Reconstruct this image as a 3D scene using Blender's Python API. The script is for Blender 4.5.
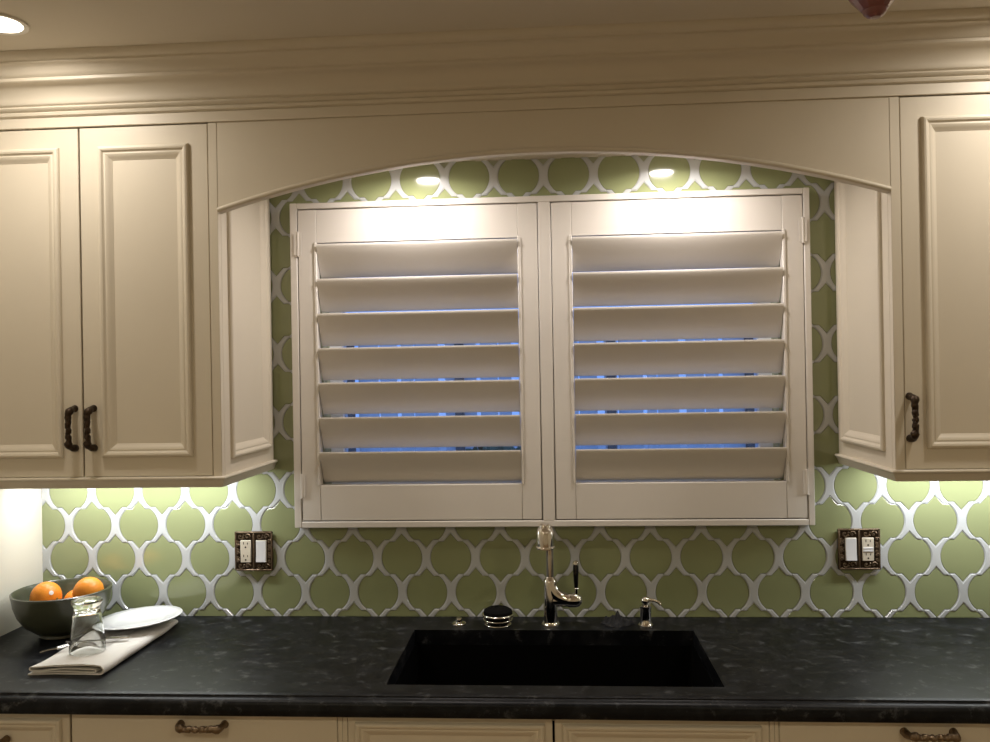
import bpy, bmesh, math, random
from mathutils import Vector, Matrix
random.seed(7)
PI = math.pi
for o in list(bpy.data.objects): bpy.data.objects.remove(o)
SC = bpy.context.scene
C = SC.collection

# ------------------------------------------------------------------ camera
yaw, pitch, roll = 0.066138, 0.001597, -0.017338
fw = Vector((-math.sin(yaw)*math.cos(pitch), math.cos(yaw)*math.cos(pitch), math.sin(pitch)))
rt = Vector((math.cos(yaw), math.sin(yaw), 0)); up = rt.cross(fw)
r2 = math.cos(roll)*rt + math.sin(roll)*up; u2 = -math.sin(roll)*rt + math.cos(roll)*up
cam = bpy.data.cameras.new('camera'); cam.sensor_width = 36; cam.lens = 833.52/990*36
cam.clip_start = 0.02; cam.clip_end = 200
co = bpy.data.objects.new('camera', cam); C.objects.link(co)
co.matrix_world = Matrix(((r2.x, u2.x, -fw.x, 0), (r2.y, u2.y, -fw.y, -2.53996), (r2.z, u2.z, -fw.z, 1.65867), (0, 0, 0, 1)))
SC.camera = co

# ------------------------------------------------------------------ world: even blue dusk sky
w = bpy.data.worlds.new('dusk'); SC.world = w; w.use_nodes = True
bg = w.node_tree.nodes['Background']; bg.inputs[0].default_value = (0.16, 0.33, 0.85, 1); bg.inputs[1].default_value = 0.95

# ------------------------------------------------------------------ light levels and exposure
WARM = (1.0, 0.915, 0.80)
AMBER = (1.0, 0.865, 0.62)
NEUT = (1.0, 0.92, 0.86)
COOL = (0.98, 1.0, 1.0)
CAN_W, ROOM_W, PUCK_W, BAR_W = 2.65, 7.8, 2.8, 3.5
SC.view_settings.view_transform = 'Standard'; SC.view_settings.look = 'None'
SC.view_settings.gamma = 1; SC.view_settings.use_curve_mapping = False
SC.view_settings.exposure = 0.42

# ------------------------------------------------------------------ materials
def mat(name, col, rough=0.5, metal=0.0, coat=0.0, noise=0.0, nscale=20.0, bump=0.0, bscale=60.0, emit=None, estr=0.0, trans=0.0, ior=1.5, stretch=None, spec=0.5):
    m = bpy.data.materials.new(name); m.use_nodes = True
    nt = m.node_tree; p = nt.nodes['Principled BSDF']
    p.inputs['Base Color'].default_value = (*col, 1); p.inputs['Roughness'].default_value = rough
    p.inputs['Metallic'].default_value = metal; p.inputs['Coat Weight'].default_value = coat
    p.inputs['IOR'].default_value = ior; p.inputs['Transmission Weight'].default_value = trans
    p.inputs['Specular IOR Level'].default_value = spec
    if emit: p.inputs['Emission Color'].default_value = (*emit, 1); p.inputs['Emission Strength'].default_value = estr
    if noise or bump:
        tc = nt.nodes.new('ShaderNodeTexCoord'); mp = nt.nodes.new('ShaderNodeMapping')
        nt.links.new(tc.outputs['Object'], mp.inputs[0])
        if stretch: mp.inputs['Scale'].default_value = stretch
    if noise:
        n = nt.nodes.new('ShaderNodeTexNoise'); n.inputs['Scale'].default_value = nscale; n.inputs['Detail'].default_value = 6
        nt.links.new(mp.outputs[0], n.inputs['Vector'])
        mx = nt.nodes.new('ShaderNodeMix'); mx.data_type = 'RGBA'
        mx.inputs['A'].default_value = (*[c*(1-noise) for c in col], 1); mx.inputs['B'].default_value = (*[min(1, c*(1+noise)) for c in col], 1)
        nt.links.new(n.outputs['Fac'], mx.inputs['Factor']); nt.links.new(mx.outputs['Result'], p.inputs['Base Color'])
    if bump:
        n2 = nt.nodes.new('ShaderNodeTexNoise'); n2.inputs['Scale'].default_value = bscale; n2.inputs['Detail'].default_value = 4
        nt.links.new(mp.outputs[0], n2.inputs['Vector'])
        b = nt.nodes.new('ShaderNodeBump'); b.inputs['Strength'].default_value = bump; b.inputs['Distance'].default_value = 0.002
        nt.links.new(n2.outputs['Fac'], b.inputs['Height']); nt.links.new(b.outputs['Normal'], p.inputs['Normal'])
    return m

def stone_mat():
    m = mat('black_stone', (0.012, 0.013, 0.016), 0.3, spec=0.19)
    nt = m.node_tree; p = nt.nodes['Principled BSDF']; N = nt.nodes.new; L = nt.links.new
    tc = N('ShaderNodeTexCoord'); mp = N('ShaderNodeMapping'); mp.inputs['Scale'].default_value = (1, 1.15, 1); L(tc.outputs['Object'], mp.inputs[0])
    n1 = N('ShaderNodeTexNoise'); n1.inputs['Scale'].default_value = 16; n1.inputs['Detail'].default_value = 9; n1.inputs['Roughness'].default_value = 0.68; n1.inputs['Distortion'].default_value = 0.7
    n2 = N('ShaderNodeTexNoise'); n2.inputs['Scale'].default_value = 24; n2.inputs['Detail'].default_value = 10; n2.inputs['Roughness'].default_value = 0.7; n2.inputs['Distortion'].default_value = 0.25
    L(mp.outputs[0], n1.inputs['Vector']); L(mp.outputs[0], n2.inputs['Vector'])
    r1 = N('ShaderNodeValToRGB'); r1.color_ramp.elements[0].position = 0.46; r1.color_ramp.elements[0].color = (0.0025, 0.003, 0.0045, 1)
    r1.color_ramp.elements[1].position = 0.66; r1.color_ramp.elements[1].color = (0.012, 0.013, 0.0155, 1)
    r2_ = N('ShaderNodeValToRGB'); r2_.color_ramp.elements[0].position = 0.56; r2_.color_ramp.elements[0].color = (0, 0, 0, 1)
    r2_.color_ramp.elements[1].position = 0.68; r2_.color_ramp.elements[1].color = (0.060, 0.062, 0.064, 1)
    L(n1.outputs['Fac'], r1.inputs[0]); L(n2.outputs['Fac'], r2_.inputs[0])
    mx = N('ShaderNodeMix'); mx.data_type = 'RGBA'; mx.blend_type = 'ADD'; mx.inputs['Factor'].default_value = 1
    L(r1.outputs[0], mx.inputs['A']); L(r2_.outputs[0], mx.inputs['B']); L(mx.outputs['Result'], p.inputs['Base Color'])
    rr = N('ShaderNodeMapRange'); rr.inputs['To Min'].default_value = 0.30; rr.inputs['To Max'].default_value = 0.50
    L(n1.outputs['Fac'], rr.inputs['Value']); L(rr.outputs[0], p.inputs['Roughness'])
    b = N('ShaderNodeBump'); b.inputs['Strength'].default_value = 0.12; b.inputs['Distance'].default_value = 0.002
    L(n2.outputs['Fac'], b.inputs['Height']); L(b.outputs['Normal'], p.inputs['Normal'])
    return m

def pane_mat():
    m = bpy.data.materials.new('window_glass'); m.use_nodes = True; nt = m.node_tree; nt.nodes.clear(); N = nt.nodes.new
    out = N('ShaderNodeOutputMaterial'); t = N('ShaderNodeBsdfTransparent'); g = N('ShaderNodeBsdfGlossy'); g.inputs['Roughness'].default_value = 0.0
    fr = N('ShaderNodeFresnel'); fr.inputs[0].default_value = 1.45; mx = N('ShaderNodeMixShader')
    nt.links.new(fr.outputs[0], mx.inputs[0]); nt.links.new(t.outputs[0], mx.inputs[1]); nt.links.new(g.outputs[0], mx.inputs[2]); nt.links.new(mx.outputs[0], out.inputs[0])
    return m

def plank_mat():
    m = mat('oak_floor', (0.36, 0.25, 0.15), 0.4, noise=0.35, nscale=6, stretch=(12, 0.8, 1)); return m

M = {
 'cab': mat('cream_paint', (0.70, 0.635, 0.525), 0.42, noise=0.02, nscale=8, bump=0.03, bscale=300),
 'shutter': mat('shutter_paint', (0.74, 0.70, 0.65), 0.4, noise=0.02, nscale=8),
 'wall': mat('cream_wall', (0.74, 0.70, 0.60), 0.75, bump=0.08, bscale=220),
 'ceil': mat('ceiling_paint', (0.70, 0.64, 0.54), 0.8, bump=0.06, bscale=160),
 'grout': mat('grout', (0.36, 0.38, 0.27), 0.8, noise=0.1, nscale=80),
 'green': mat('green_glass', (0.295, 0.328, 0.168), 0.11, noise=0.05, nscale=5, coat=0.3),
 'white': mat('white_glass', (0.54, 0.56, 0.57), 0.16, noise=0.05, nscale=9, coat=0.2),
 'stone': stone_mat(),
 'sink': mat('black_composite', (0.002, 0.002, 0.0022), 0.7, bump=0.05, bscale=300, spec=0.04),
 'nickel': mat('polished_nickel', (0.76, 0.735, 0.70), 0.08, 1.0),
 'blackh': mat('black_gloss', (0.006, 0.006, 0.006), 0.12, coat=0.5),
 'bronze': mat('aged_bronze', (0.050, 0.033, 0.022), 0.40, 0.8, noise=0.6, nscale=120, bump=0.8, bscale=180),
 'bronze_hi': mat('pale_bronze', (0.20, 0.145, 0.095), 0.36, 0.85, noise=0.5, nscale=150, bump=0.6, bscale=200),  # paler bronze for scrollwork and drawer pulls
 'ivory': mat('ivory_plastic', (0.66, 0.60, 0.49), 0.35),
 'swhite': mat('white_plastic', (0.70, 0.70, 0.72), 0.35),
 'slot': mat('dark_slot', (0.02, 0.015, 0.01), 0.6),
 'bowl': mat('olive_glaze', (0.056, 0.060, 0.036), 0.3, noise=0.25, nscale=14, coat=0.4),
 'orange': mat('orange_peel', (0.86, 0.29, 0.02), 0.42, noise=0.1, nscale=12, bump=0.5, bscale=260),
 'stem': mat('orange_stem', (0.16, 0.18, 0.06), 0.7),
 'sticker': mat('sticker', (0.80, 0.78, 0.76), 0.4),
 'glass': mat('clear_glass', (0.97, 0.98, 0.97), 0.0, trans=1.0, ior=1.47),
 'plate': mat('white_porcelain', (0.80, 0.81, 0.83), 0.12, coat=0.3),
 'linen': mat('linen', (0.74, 0.715, 0.68), 0.9, noise=0.06, nscale=60, bump=0.5, bscale=420),
 'steel': mat('stainless', (0.55, 0.53, 0.50), 0.2, 1.0),
 'cloth': mat('dark_cloth', (0.016, 0.017, 0.020), 0.95, noise=0.3, nscale=40, bump=0.8, bscale=120),
 'bristle': mat('black_bristle', (0.005, 0.005, 0.005), 0.9, bump=1.0, bscale=500, spec=0.1),
 'plum': mat('plum_glass', (0.21, 0.07, 0.072), 0.28, coat=0.4),
 'trimw': mat('white_trim', (0.80, 0.77, 0.71), 0.45),
 'lens_w': mat('warm_lens', (0.9, 0.9, 0.9), 0.5, emit=(1.0, 0.88, 0.72), estr=9.0),
 'lens_n': mat('neutral_lens', (0.9, 0.9, 0.9), 0.5, emit=NEUT, estr=14.0),
 'lens_c': mat('cool_lens', (0.9, 0.9, 0.9), 0.5, emit=COOL, estr=4.0),
 'dark': mat('shadow_gap', (0.05, 0.045, 0.035), 0.8),
 'floor': plank_mat(),
 'pane': pane_mat(),
 'sash': mat('white_sash', (0.75, 0.75, 0.75), 0.4),
 'patio': mat('patio_concrete', (0.42, 0.42, 0.42), 0.8, noise=0.25, nscale=3),
 'fence': mat('painted_fence', (0.62, 0.64, 0.66), 0.6, noise=0.15, nscale=6),
 'fpost': mat('fence_post', (0.12, 0.11, 0.10), 0.7, noise=0.2, nscale=10),
 'leaf': mat('dusk_leaf', (0.05, 0.09, 0.04), 0.6, noise=0.4, nscale=8),
 'siding': mat('outside_siding', (0.5, 0.48, 0.45), 0.8),
}

# ------------------------------------------------------------------ mesh helpers
def NB(): return bmesh.new()
def box(bm, x0, x1, y0, y1, z0, z1, bev=0.0):
    t = bmesh.new() if bev else bm
    v = [t.verts.new(p) for p in ((x0,y0,z0),(x1,y0,z0),(x1,y1,z0),(x0,y1,z0),(x0,y0,z1),(x1,y0,z1),(x1,y1,z1),(x0,y1,z1))]
    for f in ((0,3,2,1),(4,5,6,7),(0,1,5,4),(1,2,6,5),(2,3,7,6),(3,0,4,7)): t.faces.new([v[i] for i in f])
    if bev:
        bmesh.ops.bevel(t, geom=t.edges[:], offset=bev, segments=1, affect='EDGES', profile=0.5)
        merge(bm, t)
    return bm
def merge(bm, t):
    me = bpy.data.meshes.new('tmp'); t.to_mesh(me); t.free(); bm.from_mesh(me); bpy.data.meshes.remove(me)
def prism(bm, poly, fn, a, b):
    """closed polygon of 2-D points, fn(p, q, s) -> 3-D, extruded from s=a to s=b"""
    A = [bm.verts.new(fn(p[0], p[1], a)) for p in poly]; B = [bm.verts.new(fn(p[0], p[1], b)) for p in poly]
    n = len(poly)
    for i in range(n): bm.faces.new((A[i], A[(i+1) % n], B[(i+1) % n], B[i]))
    bm.faces.new(A[::-1]); bm.faces.new(B)
    return bm
def rings(bm, rs, close_first=False, close_last=False, loop=True):
    """list of rings (lists of 3-D points, same length)"""
    V = [[bm.verts.new(p) for p in r] for r in rs]; n = len(rs[0])
    for a, b in zip(V[:-1], V[1:]):
        for i in range(n if loop else n-1): bm.faces.new((a[i], a[(i+1) % n], b[(i+1) % n], b[i]))
    if close_first: bm.faces.new(V[0][::-1])
    if close_last: bm.faces.new(V[-1])
    return bm
def lathe(bm, prof, c=(0,0,0), n=32, axis=(0,0,1), cap0=False, cap1=False):
    ax = Vector(axis).normalized(); t1 = ax.orthogonal().normalized(); t2 = ax.cross(t1); c = Vector(c)
    rs = [[c + ax*h + (t1*math.cos(2*PI*i/n) + t2*math.sin(2*PI*i/n))*max(r, 1e-5) for i in range(n)] for r, h in prof]
    return rings(bm, rs, cap0, cap1)
def tube(bm, pts, rad, n=12, cap=True):
    pts = [Vector(p) for p in pts]; N = len(pts)
    if not hasattr(rad, '__len__'): rad = [rad]*N
    T = [(pts[min(i+1, N-1)] - pts[max(i-1, 0)]).normalized() for i in range(N)]
    u = T[0].orthogonal().normalized(); rs = []
    for i in range(N):
        u = (u - T[i]*u.dot(T[i])).normalized(); v = T[i].cross(u)
        rs.append([pts[i] + (u*math.cos(2*PI*k/n) + v*math.sin(2*PI*k/n))*rad[i] for k in range(n)])
    return rings(bm, rs, cap, cap)
def sphere(bm, c, r, sub=3, sc=(1,1,1)):
    t = bmesh.new(); bmesh.ops.create_icosphere(t, subdivisions=sub, radius=r)
    for v in t.verts: v.co = Vector((v.co.x*sc[0], v.co.y*sc[1], v.co.z*sc[2])) + Vector(c)
    merge(bm, t); return bm
def mesh_of(name, bm, m, ang=38):
    bmesh.ops.recalc_face_normals(bm, faces=bm.faces[:])
    me = bpy.data.meshes.new(name); bm.to_mesh(me); bm.free()
    me.polygons.foreach_set('use_smooth', [True]*len(me.polygons)); me.set_sharp_from_angle(angle=math.radians(ang))
    me.materials.append(M[m]); return me
def link(name, me, parent=None, loc=None, rot=None):
    o = bpy.data.objects.new(name, me); C.objects.link(o)
    if parent:
        o.parent = parent
        if parent.type == 'EMPTY': o.matrix_parent_inverse = Matrix.Translation(-Vector(parent.location))
    if loc: o.location = loc
    if rot: o.rotation_euler = rot
    return o
def obj(name, bm, m, parent=None, ang=38): return link(name, mesh_of(name, bm, m, ang), parent)
def tag(o, label=None, cat=None, group=None, kind=None):
    if label: o['label'] = label
    if cat: o['category'] = cat
    if group: o['group'] = group
    if kind: o['kind'] = kind
    return o
def thing(name, loc, label, cat, group=None):
    o = bpy.data.objects.new(name, None); C.objects.link(o); o.location = loc; o.empty_display_size = 0.05
    return tag(o, label, cat, group)
def struct(name, bm, m, label, parent=None):
    o = obj(name, bm, m, parent)
    if not parent: tag(o, label, None, None, 'structure')
    elif label: o['label'] = label
    return o
def lamp(name, loc, size, watts, col, parent, shape='DISK', size_y=None, rot=(0,0,0), spread=PI):
    l = bpy.data.lights.new(name, 'AREA'); l.shape = shape; l.size = size; l.energy = watts; l.color = col; l.spread = spread
    if size_y: l.size_y = size_y
    o = bpy.data.objects.new(name, l); C.objects.link(o); o.parent = parent
    if parent.type == 'EMPTY': o.matrix_parent_inverse = Matrix.Translation(-Vector(parent.location))
    o.location = loc; o.rotation_euler = rot
    return o

# ------------------------------------------------------------------ key dimensions (metres)
XL, XR = -1.6106, 2.6          # left and right room walls
CEIL = 2.484
YC = -0.4175                   # face of upper cabinets
CL, CR = -0.8583, 0.8483       # inner sides of upper cabinets
ZC = 0.915                     # worktop
YB = -0.0095                   # front of tiles
YFRONT = -4.6

# ------------------------------------------------------------------ room shell
bm = NB(); box(bm, XL-0.1, XR+0.1, YFRONT-0.1, 0.15, -0.08, 0); struct('floor', bm, 'floor', 'brown oak kitchen floor')
bm = NB(); box(bm, XL-0.1, XR+0.1, YFRONT-0.1, 0.15, CEIL, CEIL+0.1); struct('ceiling', bm, 'ceil', 'smooth cream painted ceiling')
bm = NB(); box(bm, XL-0.1, XL, YFRONT, 0.15, 0, CEIL); struct('wall_left', bm, 'wall', 'cream painted side wall beside the fruit bowl')
bm = NB(); box(bm, XR, XR+0.1, YFRONT, 0.15, 0, CEIL); struct('wall_right', bm, 'wall', 'cream painted wall out of view')
bm = NB(); box(bm, XL, XR, YFRONT-0.1, YFRONT, 0, CEIL); struct('wall_front', bm, 'wall', 'cream painted wall behind the camera')
WX0, WX1, WZ0, WZ1 = -0.70, 0.68, 1.285, 2.095
bm = NB()
box(bm, XL, WX0, 0, 0.15, 0, CEIL); box(bm, WX1, XR, 0, 0.15, 0, CEIL)
box(bm, WX0, WX1, 0, 0.15, 0, WZ0); box(bm, WX0, WX1, 0, 0.15, WZ1, CEIL)
wall = struct('wall_back', bm, 'grout', 'kitchen back wall tiled with green lantern shapes and white bands')

# window behind the shutters
wn = NB()
for a in ((WX0, WX0+0.04, WZ0, WZ1), (WX1-0.04, WX1, WZ0, WZ1), (WX0+0.04, WX1-0.04, WZ0, WZ0+0.045), (WX0+0.04, WX1-0.04, WZ1-0.045, WZ1), (-0.035, 0.015, WZ0+0.045, WZ1-0.045)):
    box(wn, a[0], a[1], 0.075, 0.135, a[2], a[3])
win = struct('window_1', wn, 'sash', 'white framed window behind the shutters')
for a in ((WX0+0.04, -0.035), (0.015, WX1-0.04)):
    bm = NB(); box(bm, a[0], a[1], 0.098, 0.104, WZ0+0.045, WZ1-0.045); obj('pane', bm, 'pane', win)

# ------------------------------------------------------------------ tiles: lantern shapes with X-shaped white glass pieces between
P, V = 0.1512, 0.1055
TX0, TZ0 = -1.447, 1.1995
HW, NOTCH, FW, OV = 0.0134, 0.0312, 0.0162, 0.0030
RA = P/2 - HW; HY = V/2; YA = math.sqrt(RA*RA - (P/4)**2); AA = math.asin(YA/RA)
g = 0.0005
arc_t = [((RA-g)*math.cos(AA*t/7), (RA-g)*math.sin(AA*t/7)) for t in range(-7, 8)]          # right side of a green tile
arc_x = [(P/2-(RA+g)*math.cos(AA*t/7), (RA+g)*math.sin(AA*t/7)) for t in range(-7, 8)]      # right side of a white piece
tq = [(P/4-FW-g, HY-OV-g)]; xq = [(P/4-g, HY+OV-g), (P/4-FW+g, HY+OV-g)]
def four(arc, q, tip): return arc + q + [(0, tip)] + [(-x, y) for x, y in q[::-1]] + [(-x, y) for x, y in arc[::-1]] + [(-x, -y) for x, y in q] + [(0, -tip)] + [(x, -y) for x, y in q[::-1]]
tile_poly = four(arc_t, tq, V-NOTCH-1.4*g); x_poly = four(arc_x, xq, NOTCH-g)
def tile_bm(poly, d, bev, rim=0.0):
    bm = NB()
    A = [bm.verts.new((p[0], 0, p[1])) for p in poly]; B = [bm.verts.new((p[0], -d, p[1])) for p in poly]; n = len(poly)
    for i in range(n): bm.faces.new((A[i], A[(i+1) % n], B[(i+1) % n], B[i]))
    f = bm.faces.new(B); bmesh.ops.recalc_face_normals(bm, faces=bm.faces[:])
    if rim: bmesh.ops.inset_individual(bm, faces=[f], thickness=rim, depth=0, use_even_offset=True)
    bmesh.ops.inset_individual(bm, faces=[f], thickness=bev, depth=bev*(1.4 if rim else 0.6), use_even_offset=True)
    return bm
def tile_set(kind, poly, d, bev, m, dx, rim=0.0):
    shared = mesh_of(kind, tile_bm(poly, d, bev, rim), m, 25)
    hx = max(p[0] for p in poly); hz = max(p[1] for p in poly)
    for r in range(-3, 11):
        z = TZ0 + r*V
        if z-hz > 2.305: continue
        for k in range(-2, 20):
            x = TX0 + k*P + (0 if r % 2 == 0 else P/2) + dx
            if x+hx < XL+0.004 or x-hx > 1.42 or z+hz < ZC+0.004: continue
            if x-hx > -0.775 and x+hx < 0.757 and z-hz > 1.205 and z+hz < 2.174: continue      # behind the shutters
            if z-hz > 1.41 and (x+hx < CL-0.01 or x-hx > CR+0.01): continue                     # behind the cabinets
            cl = x-hx < XL or z-hz < ZC or z+hz > 2.305
            if cl:
                bm = tile_bm(poly, d, bev, rim)
                for co_, no in (((XL-x, 0, 0), (-1,0,0)), ((0, 0, ZC-z), (0,0,-1)), ((0, 0, 2.305-z), (0,0,1))):
                    bmesh.ops.bisect_plane(bm, geom=bm.verts[:]+bm.edges[:]+bm.faces[:], plane_co=co_, plane_no=no, clear_outer=True)
                if not bm.faces: bm.free(); continue
                me = mesh_of(kind, bm, m, 25)
            else: me = shared
            link(kind, me, wall, (x, 0, z))
tile_set('green_tile', tile_poly, 0.0050, 0.0010, 'green', 0)
tile_set('white_tile', x_poly, 0.0056, 0.0012, 'white', P/2, 0.0018)

# ------------------------------------------------------------------ crown, frieze, soffit
XE = 2.3
prof = [(-0.36, CEIL), (-0.36, 2.352), (-0.424, 2.352), (-0.431, 2.355), (-0.433, 2.361), (-0.430, 2.365), (-0.437, 2.367), (-0.441, 2.372), (-0.438, 2.377), (-0.444, 2.379)]
for i in range(9):
    a = PI/2*i/8; prof.append((-0.446-0.034*(1-math.cos(a)), 2.382+0.040*math.sin(a)))
prof += [(-0.489, 2.424), (-0.491, 2.426), (-0.491, 2.433), (-0.497, 2.436), (-0.503, 2.443), (-0.507, 2.452), (-0.513, 2.458), (-0.521, 2.460), (-0.521, 2.465), (-0.530, 2.467), (-0.536, 2.472), (-0.540, 2.479), (-0.540, CEIL)]
bm = NB(); prism(bm, prof, lambda y, z, s: (s, y, z), XL, XE); struct('trim_1', bm, 'cab', 'deep stepped cream crown moulding along the ceiling')
bm = NB(); box(bm, XL, XE, -0.4225, -0.40, 2.3245, 2.352, 0.0012); struct('trim_2', bm, 'cab', 'plain cream frieze board under the crown moulding')
bm = NB(); box(bm, CL, CR, -0.394, 0, 2.305, 2.352); struct('trim_3', bm, 'cab', 'cream soffit board over the window holding two spotlights')

# ------------------------------------------------------------------ arched valance
R_ = (0.8533**2 + 0.128**2)/(2*0.128); xc = (CL+CR)/2; hwid = (CR-CL)/2
def arch(x): return 2.2185 - (R_ - math.sqrt(R_*R_ - (x-xc)**2))
va = thing('arched_valance', (xc, -0.40, 2.1), 'cream wooden valance with a shallow arched lower edge above the window', 'valance')
bm = NB(); NS = 60
top = [(CL+0.0005+i*(2*hwid-0.001)/NS) for i in range(NS+1)]
rs = [[(x, -0.4165, arch(x)), (x, -0.395, arch(x)), (x, -0.395, 2.324), (x, -0.4165, 2.324)] for x in top]
rings(bm, rs, True, True); obj('board', bm, 'cab', va)
bm = NB()
bp = [(-0.4165, 0.0), (-0.4165, 0.010), (-0.4195, 0.0105), (-0.4225, 0.008), (-0.4235, 0.004), (-0.4225, 0.0), (-0.4195, -0.0025), (-0.395, -0.0025), (-0.395, 0.0)]
rings(bm, [[(x, y, arch(x)+z) for y, z in bp] for x in top], True, True); obj('edge_bead', bm, 'cab', va)

# ------------------------------------------------------------------ doors and panels
MOULD = [(0.050, -0.002), (0.051, 0.006), (0.0535, 0.0095), (0.058, 0.0110), (0.0625, 0.0095), (0.065, 0.006), (0.0675, 0.0045), (0.071, 0.0052), (0.0745, 0.0040), (0.080, -0.001), (0.086, -0.0045), (0.088, -0.008)]
def rect(u0, u1, v0, v1, i, d, fn): return [fn(u0+i, v0+i, d), fn(u1-i, v0+i, d), fn(u1-i, v1-i, d), fn(u0+i, v1-i, d)]
def panelled(name, parent, u0, u1, v0, v1, thick, fn, m='cab', off=0.0, sc=1.0):
    """frame with mitred moulding and sunk panel; returns the frame object"""
    bm = NB(); e = 0.0015
    fr = [(0.05*sc+off, -thick), (0, -thick), (0, -e), (e, 0), (0.0505*sc+off, 0), (0.0505*sc+off, -thick)]
    rings(bm, [rect(u0, u1, v0, v1, i, d, fn) for i, d in fr]); f = obj(name, bm, m, parent)
    bm = NB(); rings(bm, [rect(u0, u1, v0, v1, i*sc+off, d, fn) for i, d in MOULD + [(0.088, -thick+0.001), (0.050, -thick+0.001), (0.050, -0.002)]]); obj('moulding', bm, m, f, 25)
    bm = NB(); i = 0.082*sc+off
    a = rect(u0, u1, v0, v1, i, -thick+0.0005, fn); b = rect(u0, u1, v0, v1, i, -0.0055, fn); rings(bm, [a, b], True, True); obj('centre_panel', bm, m, f)
    return f
def front_fn(y): return lambda u, v, d: (u, y-d, v)

# bronze pull, local: length along Z, projecting towards -Y
def pull_bm(L=0.104, proj=0.031):
    bm = NB(); pts = []; rad = []
    n = 44
    for i in range(n+1):
        t = i/n; s = abs(2*t-1)
        if t < 0.16: a = t/0.16*PI/2; y = -proj*math.sin(a); z = -L/2 + 0.012*(1-math.cos(a))
        elif t > 0.84: a = (1-t)/0.16*PI/2; y = -proj*math.sin(a); z = L/2 - 0.012*(1-math.cos(a))
        else: y = -proj - 0.002*math.sin((t-0.16)/0.68*PI); z = -L/2+0.012 + (t-0.16)/0.68*(L-0.024)
        pts.append((0.0012*math.sin(t*30), y, z))
        rad.append(0.0062 + 0.0026*s + 0.0011*math.sin(t*PI*14) + (0.0016 if 0.1 < t < 0.2 or 0.8 < t < 0.9 else 0))
    tube(bm, pts, rad, 12)
    for s in (-1, 1): lathe(bm, [(0, 0.0), (0.0095, 0.0), (0.0095, 0.002), (0.0075, 0.004), (0.0072, 0.008)], (0, 0, s*L/2), 14, (0, -1, 0))
    for i in range(22):       # cast leaf knobs
        t = 0.14 + 0.72*i/21; a = i*2.4; z = -L/2 + 0.004 + t*(L-0.008)
        sphere(bm, (0.0058*math.cos(a), -proj - 0.002*math.sin(t*PI) + 0.0058*math.sin(a), z), 0.0026, 1, (1, 1, 1.7))
    return bm
PULL = mesh_of('handle', pull_bm(), 'bronze', 60)
PULLW = mesh_of('handle', pull_bm(0.106, 0.030), 'bronze_hi', 60)
def handle(parent, x, y, z, horiz=False, mesh=None):
    o = link('handle', mesh or PULL, parent, (x, y, z), (0, PI/2, 0) if horiz else None); o['label'] = 'dark bronze cast pull'; return o

def upper_cabinet(x0, x1, side, doors, label):
    """side: +1 = finished end faces right (left cabinet), -1 = faces left"""
    cx = (x0+x1)/2
    t = thing('wall_cabinet', (cx, -0.2, 1.3714), label, 'cabinet')
    xin = x1 if side > 0 else x0; xo = x0 if side > 0 else x1
    bm = NB(); a, b = sorted((xo, xin - side*0.019)); box(bm, a, b, -0.385, YB, 1.398, 2.324); obj('body', bm, 'cab', t)
    # face frame
    stiles = sorted([xin, xin - side*0.0235]); us, ue = doors[0][0], doors[-1][1]
    bm = NB(); box(bm, stiles[0], stiles[1], YC, -0.398, 1.398, 2.324, 0.001); obj('stile', bm, 'cab', t)
    a, b = sorted((xo, (us if side > 0 else ue)))
    if b-a > 0.002:
        bm = NB(); box(bm, a, b-0.001 if side > 0 else b, YC, -0.398, 1.398, 2.324, 0.001); obj('stile', bm, 'cab', t)
    bm = NB(); box(bm, us, ue, -0.405, -0.386, 2.3215, 2.324); obj('top_rail', bm, 'cab', t)
    for i, (d0, d1, hx) in enumerate(doors):
        d = panelled('door', t, d0+0.0012, d1-0.0012, 1.4015, 2.3212, 0.02, front_fn(YC))
        handle(d, hx, YC, 1.5300)
    # finished end
    fn = (lambda u, v, d: (xin+d, u, v)) if side > 0 else (lambda u, v, d: (xin-d, u, v))
    panelled('end_panel', t, -0.398, YB, 1.399, 2.324, 0.0185, fn, off=-0.010)
    # light rail with return
    pr = [(-0.012, 1.4005), (0.010, 1.4005), (0.0125, 1.398), (0.0125, 1.395), (0.009, 1.3925), (0.006, 1.388), (0.001, 1.3745), (-0.001, 1.3714), (-0.012, 1.3714)]
    bm = NB()
    rings(bm, [[(xo, YC-d, z) for d, z in pr], [(xin+side*d, YC-d, z) for d, z in pr], [(xin+side*d, YB, z) for d, z in pr]], True, True)
    obj('light_rail', bm, 'cab', t, 25)
    return t
upper_cabinet(XL+0.001, CL, 1, [(-1.569, -1.2325, -1.2535), (-1.2305, -0.882, -1.2020)], 'cream two-door wall cabinet left of the window with paired bronze pulls')
upper_cabinet(CR, 1.80, -1, [(0.872, 1.32, 0.884), (1.322, 1.77, 1.758)], 'cream wall cabinet right of the window cut off by the picture edge')

# under-cabinet light bars
for (a, b, lab) in ((-1.57, -0.92, 'slim light bar under the left wall cabinet'), (0.91, 1.74, 'slim light bar under the right wall cabinet')):
    t = thing('under_cabinet_light', ((a+b)/2, -0.11, 1.398), lab, 'light')
    bm = NB(); box(bm, a, b, -0.13, -0.09, 1.384, 1.398, 0.001); obj('housing', bm, 'trimw', t)
    bm = NB(); box(bm, a+0.01, b-0.01, -0.125, -0.095, 1.3815, 1.3842); obj('diffuser', bm, 'lens_c', t)
    lamp('lamp', ((a+b)/2, -0.11, 1.380), b-a-0.02, BAR_W*(b-a), COOL, t, 'RECTANGLE', 0.03)

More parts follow.
